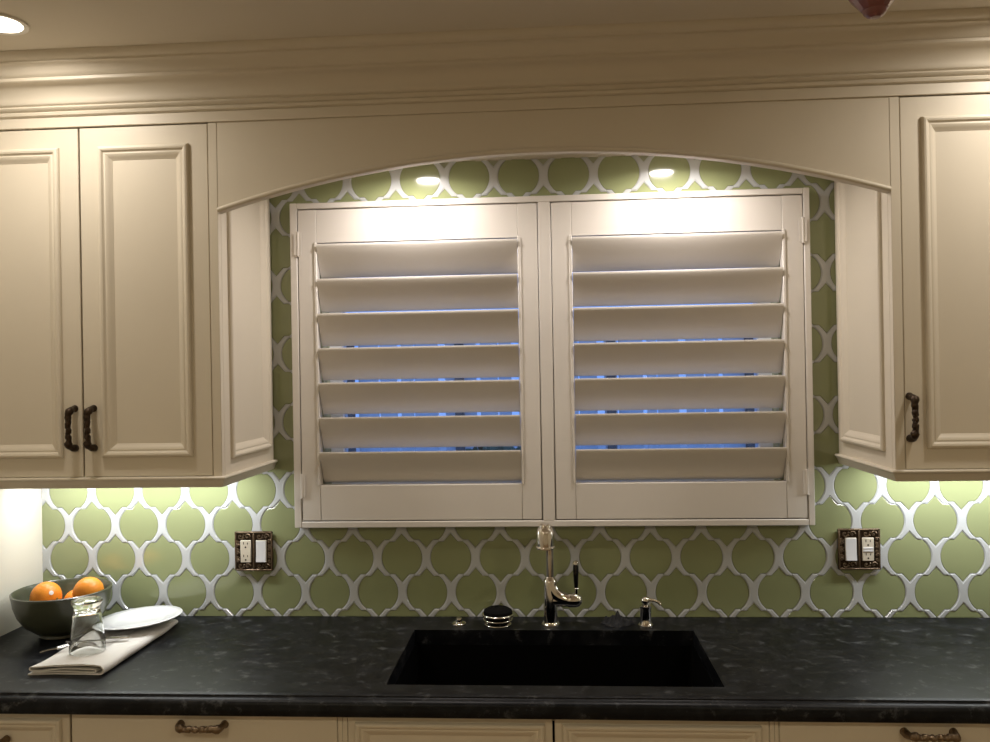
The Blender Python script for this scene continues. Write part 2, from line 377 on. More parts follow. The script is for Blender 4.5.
# ------------------------------------------------------------------ recessed lights
def can(name, x, y, z, r, lensm, watts, col, label, cat, group=None, spread=PI):
    t = thing(name, (x, y, z), label, cat, group)
    bm = NB(); lathe(bm, [(r*0.80, -0.001), (r*0.80, -0.004), (r*0.97, -0.0055), (r, -0.004), (r, 0.0)], (x, y, z), 40); obj('trim_ring', bm, 'trimw', t)
    bm = NB(); lathe(bm, [(0, -0.0012), (r*0.80, -0.0012), (r*0.80, -0.0002), (0, -0.0002)], (x, y, z), 40); obj('lens', bm, lensm, t)
    lamp('lamp', (x, y, z-0.007), r*1.5, watts, col, t, spread=spread)
    return t
can('recessed_light', -1.253, -0.700, CEIL, 0.062, 'lens_w', CAN_W, WARM, 'glowing recessed ceiling light at the top left of the picture', 'light', spread=3.0)
can('recessed_light', 1.24, -0.700, CEIL, 0.062, 'lens_w', CAN_W*1.3, WARM, 'recessed ceiling light over the right cabinets out of view', 'light', spread=3.0)
can('recessed_light', -1.2, -2.9, CEIL, 0.078, 'lens_w', ROOM_W, AMBER, 'added ceiling fill light behind the camera on the left', 'light')  # unseen lamp added to give the room warm ambient light
can('recessed_light', 1.3, -2.9, CEIL, 0.078, 'lens_w', ROOM_W, AMBER, 'added ceiling fill light behind the camera on the right', 'light')  # second added fill lamp, also out of view
can('puck_light', -0.392, -0.215, 2.305, 0.050, 'lens_n', PUCK_W, NEUT, 'small round spotlight over the left shutter hidden behind the valance', 'light', spread=2.8)
can('puck_light', 0.372, -0.215, 2.305, 0.050, 'lens_n', PUCK_W, NEUT, 'small round spotlight over the right shutter hidden behind the valance', 'light', spread=2.8)

# ------------------------------------------------------------------ plantation shutters
SX0, SX1, SZ0, SZ1 = -0.7853, 0.7664, 1.1948, 2.1844
T0, T1 = -0.0293, 0.0082
sh = thing('plantation_shutters', ((SX0+SX1)/2, -0.03, SZ0), 'cream plantation shutters with two louvered panels in a frame over the window', 'shutters')
FWD = 0.022
def bar(name, parent, x0, x1, z0, z1, y0, y1, bev=0.0018, m='shutter'):
    bm = NB(); box(bm, x0, x1, y0, y1, z0, z1, bev); return obj(name, bm, m, parent)
bar('jamb', sh, SX0, SX0+FWD, SZ0, SZ1, -0.0448, YB); bar('jamb', sh, SX1-0.0185, SX1, SZ0, SZ1, -0.0448, YB)
bar('head', sh, SX0+FWD, SX1-0.0185, SZ1-0.0185, SZ1, -0.0448, YB); bar('sill', sh, SX0+FWD, SX1-0.0185, SZ0, SZ0+0.0185, -0.0448, YB)
bar('centre_post', sh, T0, T1, SZ0+0.0185, SZ1-0.0185, -0.0446, YB)
bar('gap_light_block', sh, T0-0.014, T1+0.014, SZ0+0.0185, SZ1-0.0185, -0.0114, YB, 0.0)  # added strip that blocks outdoor light in the gaps beside the post
def louver_mesh(L):
    c, th = 0.1115, 0.0105; ang = math.radians(62.0)
    sec = []
    for i in range(22):
        a = 2*PI*i/22; u = c/2*math.copysign(abs(math.cos(a))**0.8, math.cos(a)); v = th/2*math.copysign(abs(math.sin(a))**0.8, math.sin(a))
        sec.append((-(u*math.cos(ang)) + v*math.sin(ang), u*math.sin(ang) + v*math.cos(ang)))     # long axis rises towards the room
    bm = NB(); rings(bm, [[(x, y, z) for y, z in sec] for x in (-L/2, L/2)], True, True)
    return mesh_of('louver', bm, 'shutter', 50)
def shutter_panel(x0, x1, o0, o1, hinge_side, label):
    z0, z1, oz0, oz1 = 1.2166, 2.1628, 1.3235, 2.0615
    yf, yb = -0.0435, -0.012
    bm = NB()
    for a, b in ((x0, o0), (o1, x1)): box(bm, a, b, yf, yb, z0, z1, 0.0012)
    for a, b in ((oz1, z1), (z0, oz0)): box(bm, o0+0.0004, o1-0.0004, yf+0.0004, yb, a, b, 0.0012)
    t = obj('shutter_panel', bm, 'shutter', sh); t['label'] = label
    for xx in ((o0-0.0085, o0+0.001), (o1-0.001, o1+0.0085)):          # raised bead beside the louvers
        bar('edge_bead', t, xx[0], xx[1], oz0, oz1+0.003, yf-0.004, yf+0.003, 0.002)
    me = louver_mesh(o1-o0-0.004)
    for k in range(7):
        link('louver', me, t).location = Vector(((o0+o1)/2, -0.0285, 2.0075 - 0.1052*k))
    hx = x0 if hinge_side < 0 else x1
    for hz in ((2.022, 2.097), (1.285, 1.36)):
        bm = NB(); lathe(bm, [(0, hz[0]), (0.0045, hz[0]), (0.0045, hz[1]), (0, hz[1])], (hx, -0.0455, 0), 12)
        box(bm, hx-0.012, hx+0.011, -0.0484, -0.0462, hz[0]+0.004, hz[1]-0.004); obj('hinge', bm, 'shutter', t)
    return t
shutter_panel(-0.7605, -0.0318, -0.7035, -0.0905, -1, 'left panel with seven tilted louvers')
shutter_panel(0.0107, 0.7454, 0.0700, 0.6865, 1, 'right panel with seven tilted louvers')

# ------------------------------------------------------------------ worktop with sink
SKX0, SKX1, SKY0, SKY1 = -0.4062, 0.3934, -0.5632, -0.1392
CX1 = 2.2
wt = thing('worktop', (0, -0.3, 0.8722), 'black veined stone worktop with a moulded front edge and sink cut-out', 'worktop')
bm = NB()
xs = [XL+0.001, SKX0, SKX1, CX1]; ys = [-0.612, SKY0, SKY1, YB]
vg = {}
def gv(i, j, z):
    if (i, j, z) not in vg: vg[(i, j, z)] = bm.verts.new((xs[i], ys[j], z))
    return vg[(i, j, z)]
for i in range(3):
    for j in range(3):
        if i == 1 and j == 1: continue
        for z in (ZC, 0.8722): bm.faces.new([gv(i, j, z), gv(i+1, j, z), gv(i+1, j+1, z), gv(i, j+1, z)])
for (a, b) in (((1,1),(2,1)), ((2,1),(2,2)), ((2,2),(1,2)), ((1,2),(1,1))): bm.faces.new([gv(*a, ZC), gv(*b, ZC), gv(*b, 0.8722), gv(*a, 0.8722)])
for i in range(3): bm.faces.new([gv(i, 3, ZC), gv(i+1, 3, ZC), gv(i+1, 3, 0.8722), gv(i, 3, 0.8722)])
for j in range(3):
    for i in (0, 3): bm.faces.new([gv(i, j, ZC), gv(i, j+1, ZC), gv(i, j+1, 0.8722), gv(i, j, 0.8722)])
obj('slab', bm, 'stone', wt)
ep = [(-0.6119, 0.8722), (-0.6119, ZC), (-0.628, ZC), (-0.6310, 0.9140), (-0.6320, 0.9105), (-0.634, 0.9095), (-0.638, 0.9088)]
ep += [(-0.640-0.0135*math.sin(PI/2*i/6), 0.8948+0.0135*math.cos(PI/2*i/6)) for i in range(7)] + [(-0.6555, 0.890), (-0.6565, 0.878), (-0.6550, 0.8736), (-0.650, 0.8722)]
bm = NB(); prism(bm, ep, lambda y, z, s: (s, y, z), XL+0.001, CX1); obj('front_edge', bm, 'stone', wt, 30)

sk = thing('sink', ((SKX0+SKX1)/2, -0.35, 0.66), 'wide black undermount sink basin set into the worktop', 'sink')
def rr(x0, x1, y0, y1, r, z, n=6):
    pts = []
    for cx_, cy_, a0 in ((x1-r, y1-r, 0), (x0+r, y1-r, PI/2), (x0+r, y0+r, PI), (x1-r, y0+r, 3*PI/2)):
        for i in range(n+1): a = a0+PI/2*i/n; pts.append((cx_+r*math.cos(a), cy_+r*math.sin(a), z))
    return pts
a = 0.0005
bm = NB(); rings(bm, [rr(SKX0-0.02, SKX1+0.02, SKY0-0.02, SKY1+0.02, 0.03, 0.8716), rr(SKX0+a, SKX1-a, SKY0+a, SKY1-a, 0.01, 0.8716), rr(SKX0+a+0.006, SKX1-a-0.006, SKY0+a+0.006, SKY1-a-0.006, 0.02, 0.70), rr(SKX0+0.03, SKX1-0.03, SKY0+0.03, SKY1-0.03, 0.03, 0.672), rr(SKX0+0.3, SKX1-0.3, SKY0+0.18, SKY1-0.18, 0.02, 0.668)], False, True)
obj('basin', bm, 'sink', sk)
bm = NB(); lathe(bm, [(0, 0.672), (0.034, 0.672), (0.044, 0.6735), (0.045, 0.6695), (0, 0.6695)], ((SKX0+SKX1)/2, -0.34, 0), 28); obj('drain', bm, 'sink', sk)

# ------------------------------------------------------------------ base cabinets
YD = -0.628
def base_unit(x0, x1, label, fronts):
    t = thing('base_cabinet', ((x0+x1)/2, -0.3, 0), label, 'cabinet')
    bm = NB()
    if x0 > -0.6 and x1 < 0.6:      # sink unit is hollow
        box(bm, x0, x0+0.018, -0.588, YB, 0.1, 0.8717); box(bm, x1-0.018, x1, -0.588, YB, 0.1, 0.8717); box(bm, x0+0.018, x1-0.018, -0.588, YB, 0.1, 0.118)
    else: box(bm, x0, x1, -0.588, YB, 0.1, 0.8717)
    obj('body', bm, 'cab', t)
    bm = NB(); box(bm, x0, x1, -0.53, YB, 0, 0.0995); obj('plinth', bm, 'cab', t)
    xsf = sorted(set([x0] + [v for f in fronts for v in (f[1], f[2])] + [x1]))
    edges = [x0] + [v for f in fronts for v in (f[1], f[2])] + [x1]
    lo, hi = fronts[0][1], fronts[-1][2]
    for a_, b_ in ((x0, lo), (hi, x1)):
        if b_-a_ > 0.004: bm = NB(); box(bm, a_, b_, YD+0.001, -0.589, 0.1, 0.8717, 0.001); obj('stile', bm, 'cab', t)
    bm = NB(); box(bm, lo, hi, -0.606, -0.5885, 0.85, 0.8717); obj('top_rail', bm, 'cab', t)
    for kind, a_, b_ in fronts:
        a_ += 0.0012; b_ -= 0.0012
        if kind == 'slab':
            bm = NB(); box(bm, a_, b_, YD, YD+0.02, 0.745, 0.8703, 0.0015); d = obj('drawer_front', bm, 'cab', t); handle(d, (a_+b_)/2, YD, 0.8435, True, PULLW)
            d = panelled('door', t, a_, b_, 0.11, 0.742, 0.02, front_fn(YD)); handle(d, b_-0.03, YD, 0.65)
        elif kind == 'drawer':
            d = panelled('drawer_front', t, a_, b_, 0.69, 0.8703, 0.02, front_fn(YD), off=-0.028, sc=0.9); handle(d, (a_+b_)/2, YD, 0.802, True, PULLW)
            panelled('door', t, a_, b_, 0.11, 0.687, 0.02, front_fn(YD))
        else:
            d = panelled('door', t, a_, b_, 0.11, 0.8703, 0.02, front_fn(YD), off=-0.028, sc=0.9)
base_unit(XL+0.001, -1.1535, 'cream base cabinet with moulded drawer front in the left corner below the fruit bowl', [('drawer', -1.575, -1.1545)])
base_unit(-1.1530, -0.497, 'cream base cabinet with plain drawer and bronze pull left of the sink', [('slab', -1.1515, -0.508)])
base_unit(-0.4965, 0.489, 'cream sink base cabinet with two moulded fronts below the sink', [('panel', -0.485, -0.008), ('panel', -0.005, 0.4785)])
base_unit(0.4895, 1.152, 'cream base cabinet with plain drawer and bronze pull right of the sink', [('slab', 0.499, 1.150)])
base_unit(1.1525, 2.15, 'cream base cabinet beyond the right picture edge', [('drawer', 1.154, 1.64), ('drawer', 1.642, 2.13)])

# ------------------------------------------------------------------ faucet
fx, fy = -0.0110, -0.088
t = thing('kitchen_faucet', (fx, fy, ZC), 'polished nickel faucet with pull-down head and black side lever', 'faucet')
bm = NB(); lathe(bm, [(0, 0), (0.0265, 0), (0.0265, 0.004), (0.0235, 0.007), (0.0225, 0.010)], (fx, fy, ZC), 36, cap1=True); obj('base_ring', bm, 'nickel', t)
bm = NB(); lathe(bm, [(0.0205, 0.008), (0.0205, 0.125), (0.0190, 0.132), (0.0150, 0.138), (0.0128, 0.142)], (fx, fy, ZC), 36, cap0=True, cap1=True); body = obj('body', bm, 'nickel', t)
# side valve: horizontal branch to the right joined by a shoulder
bm = NB(); vx = [(fx+0.010, 0.088), (fx+0.03, 0.088)]
lathe(bm, [(0.0195, 0.0), (0.0195, 0.050), (0.0215, 0.053), (0.0215, 0.074), (0.0190, 0.083), (0.013, 0.090), (0.005, 0.093), (0, 0.0935)], (fx, fy, ZC+0.073), 32, (1, 0, 0), cap0=True)
tube(bm, [(fx+0.000, fy, ZC+0.124), (fx+0.003, fy, ZC+0.108), (fx+0.010, fy, ZC+0.094), (fx+0.022, fy, ZC+0.083), (fx+0.036, fy, ZC+0.077), (fx+0.050, fy, ZC+0.074)], [0.0190, 0.0205, 0.0215, 0.0215, 0.0205, 0.0195], 24); obj('valve', bm, 'nickel', t)
# lever
lx = fx+0.0755
bm = NB(); lathe(bm, [(0.0052, 0.085), (0.0045, 0.104), (0.0055, 0.106), (0.0062, 0.108), (0.0055, 0.110)], (lx, fy-0.004, ZC), 18, cap0=True, cap1=True); lv = obj('lever_stem', bm, 'nickel', t)
bm = NB(); lathe(bm, [(0.0055, 0.110), (0.0070, 0.125), (0.0085, 0.160), (0.0082, 0.176)], (lx, fy-0.004, ZC), 20, cap0=True, cap1=True); obj('lever_grip', bm, 'blackh', lv)
bm = NB(); lathe(bm, [(0.0085, 0.176), (0.0088, 0.179), (0.0085, 0.183), (0.006, 0.188), (0, 0.190)], (lx, fy-0.004, ZC), 20, cap0=True); obj('lever_tip', bm, 'nickel', lv)
# neck: rises and arches towards the room
hx, hy, hz = -0.0215, -0.262, 1.176
pts = [(fx, fy, ZC+0.138), (fx, fy, ZC+0.20), (fx, fy, ZC+0.238)]
for i in range(1, 13):
    a = PI*i/13*0.86; rad_ = (fy-hy)/2
    pts.append((fx+(hx-fx)*i/13, fy-rad_*(1-math.cos(a)), ZC+0.238+0.055*math.sin(a)))
pts.append((hx, hy, hz+0.058))
bm = NB(); tube(bm, pts, 0.0118, 20); obj('neck', bm, 'nickel', t)
bm = NB(); lathe(bm, [(0.0235, 0.0), (0.0262, 0.0), (0.0268, 0.003), (0.0262, 0.006), (0.0245, 0.008), (0.0250, 0.018), (0.0248, 0.034), (0.0232, 0.046), (0.0195, 0.055), (0.0165, 0.058), (0.0165, 0.061), (0.0145, 0.066), (0.009, 0.069), (0, 0.0705)], (hx, hy, hz), 36)
hd = obj('spray_head', bm, 'nickel', t)
bm = NB(); lathe(bm, [(0, 0.0015), (0.0236, 0.0015), (0.0236, 0.004), (0, 0.004)], (hx, hy, hz), 28); obj('spray_face', bm, 'blackh', hd)

# soap dispenser
sx, sy = 0.2640, -0.094
t = thing('soap_dispenser', (sx, sy, ZC), 'small polished nickel soap dispenser right of the faucet', 'dispenser')
bm = NB(); lathe(bm, [(0, 0), (0.0215, 0), (0.0215, 0.004), (0.0185, 0.007), (0.0165, 0.012), (0.0160, 0.050), (0.0175, 0.053), (0.0175, 0.058), (0.013, 0.061)], (sx, sy, ZC), 30, cap1=True); obj('body', bm, 'nickel', t)
bm = NB(); lathe(bm, [(0.0085, 0.060), (0.0085, 0.066), (0.0125, 0.068), (0.0135, 0.074), (0.0115, 0.081), (0.006, 0.085), (0, 0.086)], (sx, sy, ZC), 26, cap0=True); obj('pump_top', bm, 'nickel', t)
bm = NB(); tube(bm, [(sx+0.006, sy-0.002, ZC+0.076), (sx+0.024, sy-0.010, ZC+0.077), (sx+0.036, sy-0.016, ZC+0.073), (sx+0.042, sy-0.019, ZC+0.066)], [0.0058, 0.0052, 0.0048, 0.0046], 14); obj('spout', bm, 'nickel', t)
# air switch
ax_, ay_ = -0.2815, -0.090
t = thing('air_switch', (ax_, ay_, ZC), 'tiny nickel push button on the worktop left of the brush dish', 'button')
bm = NB(); lathe(bm, [(0, 0), (0.0205, 0), (0.0205, 0.005), (0.018, 0.008), (0.011, 0.010)], (ax_, ay_, ZC), 28, cap1=True); obj('flange', bm, 'nickel', t)
bm = NB(); lathe(bm, [(0.0095, 0.009), (0.0095, 0.016), (0.0085, 0.020), (0.005, 0.0225), (0, 0.023)], (ax_, ay_, ZC), 24, cap0=True); obj('button', bm, 'nickel', t)
# brush dish: wire caddy with black scrubber
bx, by = -0.1660, -0.092
t = thing('scrubber_dish', (bx, by, ZC), 'round nickel wire dish holding a black scrubber left of the faucet', 'dish')
def torus(bm, c, R, r, n=40, k=10):
    rs = [[(c[0]+(R+r*math.cos(2*PI*j/k))*math.cos(2*PI*i/n), c[1]+(R+r*math.cos(2*PI*j/k))*math.sin(2*PI*i/n), c[2]+r*math.sin(2*PI*j/k)) for j in range(k)] for i in range(n)]
    return rings(bm, rs + [rs[0]])
for z_, R2, r_ in ((0.0035, 0.036, 0.0033), (0.018, 0.041, 0.0026), (0.032, 0.0435, 0.0036)):
    bm = NB(); torus(bm, (bx, by, ZC+z_), R2, r_); bmesh.ops.remove_doubles(bm, verts=bm.verts[:], dist=1e-6); obj('ring', bm, 'nickel', t)
for i in range(8):
    a = 2*PI*i/8+0.2; bm = NB(); tube(bm, [(bx+0.036*math.cos(a), by+0.036*math.sin(a), ZC+0.003), (bx+0.041*math.cos(a), by+0.041*math.sin(a), ZC+0.018), (bx+0.0435*math.cos(a), by+0.0435*math.sin(a), ZC+0.032)], 0.0018, 8); obj('wire', bm, 'nickel', t)
s = thing('scrubber', (bx, by, ZC+0.006), 'black bristly scrubber sitting in the nickel wire dish', 'scrubber')
bm = NB(); lathe(bm, [(0, 0.004), (0.028, 0.004), (0.033, 0.010), (0.036, 0.020), (0.038, 0.030), (0.0425, 0.037), (0.0415, 0.044), (0.032, 0.050), (0.016, 0.053), (0, 0.054)], (bx, by, ZC), 36); obj('pad', bm, 'bristle', s)
bm = NB()
for i in range(260):
    a = random.random()*2*PI; r_ = 0.036*math.sqrt(random.random()); zz = 0.053 - 0.009*(r_/0.036)**2
    p = Vector((bx+r_*math.cos(a), by+r_*math.sin(a), ZC+zz-0.003)); dd = Vector((math.cos(a)*r_*8, math.sin(a)*r_*8, 1)).normalized()
    tube(bm, [p, p+dd*0.006], [0.0007, 0.0003], 4)
b_ = obj('bristles', bm, 'bristle', s); b_['kind'] = 'stuff'
# crumpled dark cloth
bm = NB(); gx, gy = 26, 16; cvs = []
ccx, ccy = 0.181, -0.082
for j in range(gy+1):
    row = []
    for i in range(gx+1):
        u = i/gx*2-1; v = j/gy*2-1
        sx_ = u*math.sqrt(1-v*v/2); sy_ = v*math.sqrt(1-u*u/2); rr_ = math.sqrt(sx_**2+sy_**2)
        k = 1 + 0.16*math.sin(3*math.atan2(sy_, sx_)+0.6) + 0.08*math.sin(7*math.atan2(sy_, sx_))
        h = 0.026*max(0, 1-rr_**1.5) + (0.007*math.sin(9*u+4*v) + 0.005*math.sin(13*v-7*u) + 0.004*math.sin(17*u))*max(0, 1-rr_)**0.5
        row.append(bm.verts.new((ccx+0.044*sx_*k, ccy+0.030*sy_*k, ZC+0.002+max(0.0, h))))
    cvs.append(row)
for j in range(gy):
    for i in range(gx): bm.faces.new((cvs[j][i], cvs[j][i+1], cvs[j+1][i+1], cvs[j+1][i]))
e = bmesh.ops.extrude_face_region(bm, geom=bm.faces[:])
for v in [q for q in e['geom'] if isinstance(q, bmesh.types.BMVert)]: v.co.z = ZC+0.0002
tag(obj('dish_cloth', bm, 'cloth'), 'crumpled dark grey cloth on the worktop between faucet and soap dispenser', 'cloth')

# ------------------------------------------------------------------ wall plates
def outlet_face(parent, cx, cz, y, gfci=False):
    bm = NB(); box(bm, cx-0.0165, cx+0.0165, y-0.0035, y+0.004, cz-0.034, cz+0.034, 0.0012); f = obj('outlet', bm, 'ivory', parent)
    for s in (-1, 1):
        bm = NB(); zz = cz + s*0.0195
        for dx, h in ((-0.0062, 0.0048), (0.0062, 0.0038)): box(bm, cx+dx-0.0011, cx+dx+0.0011, y-0.0039, y-0.002, zz+0.002, zz+0.002+h*1.6)
        lathe(bm, [(0, 0.0019), (0.0027, 0.0019), (0.0027, 0.0), (0, 0.0)], (cx, y-0.0020, zz-0.0065), 12, (0, -1, 0)); obj('slots', bm, 'slot', f)
    if gfci:
        for s in (-1, 1):
            bm = NB(); box(bm, cx-0.0145, cx+0.0145, y-0.0052, y-0.002, cz+s*0.0038-0.0028, cz+s*0.0038+0.0028, 0.0006); obj('test_button', bm, 'swhite', f)
def rocker(parent, cx, cz, y):
    bm = NB(); box(bm, cx-0.0165, cx+0.0165, y-0.001, y+0.004, cz-0.034, cz+0.034, 0.0008); f = obj('switch_frame', bm, 'ivory', parent)
    bm = NB(); pr = [(y-0.0005, cz-0.032), (y-0.0072, cz-0.032), (y-0.0030, cz), (y-0.0042, cz+0.032), (y-0.0005, cz+0.032)]
    prism(bm, pr, lambda a_, b_, s: (s, a_, b_), cx-0.0150, cx+0.0150); obj('rocker', bm, 'swhite', f)
def wall_plate(x0, x1, z0, z1, order, label):
    cx, cz = (x0+x1)/2, (z0+z1)/2; y1 = YB-0.0005; yf = y1-0.009
    t = thing('wall_plate', (cx, y1, z0), label, 'outlet')
    bm = NB(); box(bm, x0, x1, yf+0.003, y1, z0, z1, 0.0025); obj('plate', bm, 'bronze', t)
    bm = NB()
    W, H = x1-x0, z1-z0
    # raised border rope and scrollwork
    for (a0, a1, b0, b1) in ((x0, x1, z0, z0+0.006), (x0, x1, z1-0.006, z1), (x0, x0+0.006, z0, z1), (x1-0.006, x1, z0, z1), (cx-0.003, cx+0.003, z0+0.006, z1-0.006)):
        box(bm, a0+0.0005, a1-0.0005, yf, yf+0.004, b0+0.0005, b1-0.0005, 0.0012)
    def scroll(px, pz, r, d):
        pts = []
        for i in range(16):
            a = d*i*0.42; q = r*(1-i/19)
            pts.append((px+q*math.cos(a), yf+0.0012, pz+q*math.sin(a)))
        tube(bm, pts, [0.0023-0.0007*i/15 for i in range(16)], 6)
        sphere(bm, (px, yf+0.001, pz), 0.0022, 1)
    for side in (-1, 1):
        mx = cx + side*W/4
        for zz in (z0+0.0155, z1-0.0155):
            for s in (-1, 1): scroll(mx+s*0.0110, zz, 0.0088, s)
            sphere(bm, (mx, yf+0.001, zz+0.004), 0.003, 1); sphere(bm, (mx, yf+0.001, zz-0.004), 0.0024, 1)
        for i in range(6):
            zz = z0+0.031+i*(H-0.062)/5
            scroll(cx+side*(W/2-0.0095), zz, 0.0058, side if i % 2 else -side)
    obj('scrollwork', bm, 'bronze_hi', t)
    for i, k in enumerate(order):
        px = cx + (-1 if i == 0 else 1)*0.0242
        if k == 'r': rocker(t, px, cz, yf+0.002)
        else: outlet_face(t, px, cz, yf+0.002, k == 'g')
wall_plate(-0.9845, -0.8650, 1.0575, 1.1795, 'or', 'ornate bronze wall plate with outlet then rocker switch on the left')
wall_plate(0.8390, 0.9610, 1.0580, 1.1795, 'rg', 'ornate bronze wall plate with rocker switch then outlet on the right')

# ------------------------------------------------------------------ fruit bowl and oranges
bcx, bcy = -1.437, -0.188
bm = NB()
out = [(0, 0.0), (0.060, 0.0), (0.064, 0.003), (0.062, 0.010), (0.078, 0.018), (0.103, 0.038), (0.122, 0.066), (0.133, 0.098), (0.1365, 0.122), (0.139, 0.130), (0.139, 0.135), (0.135, 0.137)]
inn = [(0.131, 0.133), (0.127, 0.116), (0.118, 0.088), (0.102, 0.060), (0.080, 0.036), (0.050, 0.019), (0.020, 0.014), (0, 0.0135)]
lathe(bm, [(r*0.965, h*0.965) for r, h in out+inn], (bcx, bcy, ZC), 56)
tag(obj('fruit_bowl', bm, 'bowl'), 'deep olive green glazed bowl of oranges in the left corner', 'bowl')
def orange(c, r, lab, tilt, sticker=None):
    t = thing('orange', (c[0], c[1], c[2]-r), lab, 'orange', 'oranges in the green bowl')
    bm = NB(); tt = bmesh.new(); bmesh.ops.create_uvsphere(tt, u_segments=28, v_segments=18, radius=r)
    for v in tt.verts:
        k = abs(v.co.z)/r; v.co.z *= 0.95 - 0.05*max(0, k-0.9)*10*0.5
    mt = Matrix.Translation(c) @ Matrix.Rotation(tilt, 4, 'X') @ Matrix.Rotation(tilt*0.7, 4, 'Y'); bmesh.ops.transform(tt, matrix=mt, verts=tt.verts[:]); merge(bm, tt)
    obj('fruit', bm, 'orange', t, 180)
    bm = NB(); q = mt @ Vector((0, 0, r*0.92)); ax = (mt.to_3x3() @ Vector((0,0,1))).normalized(); lathe(bm, [(0, 0.002), (0.0022, 0.0018), (0.003, 0), (0.003, -0.004)], q, 8, ax); obj('stem_end', bm, 'stem', t)
    if sticker:
        d = Vector(sticker).normalized(); bm = NB(); lathe(bm, [(0, 0.0008), (0.0065, 0.0003), (0.0065, -0.001), (0, -0.001)], Vector(c)+d*r*0.975, 16, d); obj('sticker', bm, 'sticker', t)
orange((-1.485, -0.190, 1.0240), 0.0435, 'orange with a small white sticker on the left side of the bowl', 1.9, (0.72, -0.55, 0.42))
orange((-1.3560, -0.190, 1.0375), 0.0435, 'largest orange resting on the right side of the bowl', 2.2)
orange((-1.4150, -0.150, 0.9980), 0.038, 'orange peeking up low between the two others in the bowl', 1.2)
orange((-1.425, -0.248, 0.9720), 0.0390, 'orange hidden at the bottom of the bowl', 0.5)

# ------------------------------------------------------------------ napkin, plate, glass, cutlery
t = thing('napkin', (-1.23, -0.29, ZC), 'folded off-white linen napkin under the plate and the upturned tumbler', 'napkin')
nx0, nx1, ny0, ny1 = -1.331, -1.131, -0.522, -0.095
def napkin_section():
    # spiral fold: outer wrap closed round the right side, inner layers
    pts = []
    th = 0.0042
    path = []
    def arc(cx, cz, r, a0, a1, n=7):
        return [(cx+r*math.cos(a0+(a1-a0)*i/n), cz+r*math.sin(a0+(a1-a0)*i/n)) for i in range(n+1)]
    # bottom layer left->right, round right side, top layer right->left, round left, inner layers
    path += [(nx0+0.004, 0.0026), (nx0+0.07, 0.0026), (nx1-0.014, 0.0026)]
    path += arc(nx1-0.0135, 0.0155, 0.0128, -PI/2, PI/2)[1:]
    path += [(nx1-0.06, 0.0292), (nx0+0.07, 0.0272), (nx0+0.022, 0.0235)]
    path += arc(nx0+0.0135, 0.0185, 0.0048, PI/2, 3*PI/2)[1:]
    path += [(nx0+0.03, 0.0135), (nx0+0.09, 0.0155), (nx1-0.030, 0.0170)]
    path += arc(nx1-0.026, 0.0125, 0.0045, PI/2, -PI/2)[1:]
    path += [(nx1-0.05, 0.0080), (nx0+0.08, 0.0085), (nx0+0.014, 0.0082)]
    return path, th
path, th = napkin_section()
nrm = []
for i in range(len(path)):
    a_ = Vector(path[max(i-1, 0)]); b2 = Vector(path[min(i+1, len(path)-1)]); d = (b2-a_).normalized(); nrm.append(Vector((-d.y, d.x)))
sec = [(p[0]+n_.x*th/2, p[1]+n_.y*th/2) for p, n_ in zip(path, nrm)] + [(p[0]-n_.x*th/2, p[1]-n_.y*th/2) for p, n_ in zip(path[::-1], nrm[::-1])]
bm = NB(); rs = []
for k in range(25):
    s = k/24; y = ny0 + (ny1-ny0)*s
    row = []
    for i, (px, pz) in enumerate(sec):
        wob = 0.0022*math.sin(7*s+px*40) + 0.0012*math.sin(19*s+px*70)
        sh_ = -0.026*s*s*0 + 0.006*math.sin(3.2*s)
        zz = max(0.0006, (pz + (wob if pz > 0.006 else 0))*(0.86-0.30*s))
        row.append((px + sh_ + 0.010*s*(1 if px > -1.23 else -0.3) - 0.012*s, y + 0.010*math.sin((px-nx0)*14)*(1-s), ZC + zz))
    rs.append(row)
rings(bm, rs, True, True); obj('folded_cloth', bm, 'linen', t, 60)
bm = NB()   # loose flap lying on top behind the glass
fl = []
for j in range(13):
    row = []
    for i in range(13):
        u, v = i/12, j/12
        row.append((-1.318+0.115*u+0.012*v, -0.345+0.16*v-0.02*u, ZC+0.0245+0.003*math.sin(5*u+3*v)+0.010*math.exp(-((u-0.25)**2+(v-0.5)**2)*18)*(1-0.3*u)+0.0012))
    fl.append(row)
vs = [[bm.verts.new(p) for p in r] for r in fl]
for j in range(12):
    for i in range(12): bm.faces.new((vs[j][i], vs[j][i+1], vs[j+1][i+1], vs[j+1][i]))
bmesh.ops.solidify(bm, geom=bm.faces[:], thickness=0.0018); obj('flap', bm, 'linen', t, 60)

pc = Vector((-1.214, -0.172, ZC+0.0255))
t2 = NB(); pp = [(0, 0.0), (0.060, 0.0), (0.066, 0.001), (0.078, 0.005), (0.090, 0.010), (0.110, 0.0145), (0.128, 0.0175), (0.1295, 0.019), (0.128, 0.0205), (0.110, 0.0175), (0.090, 0.0140), (0.078, 0.0090), (0.070, 0.0062), (0, 0.0055)]
lathe(t2, [(r*0.93, h) for r, h in pp], (0, 0, 0), 64)
bmesh.ops.transform(t2, matrix=Matrix.Translation(pc) @ Matrix.Rotation(math.radians(-3.0), 4, 'Y') @ Matrix.Rotation(math.radians(-0.5), 4, 'X'), verts=t2.verts[:])
tag(obj('dinner_plate', t2, 'plate', None, 60), 'round white porcelain plate lying on the folded napkin', 'plate')

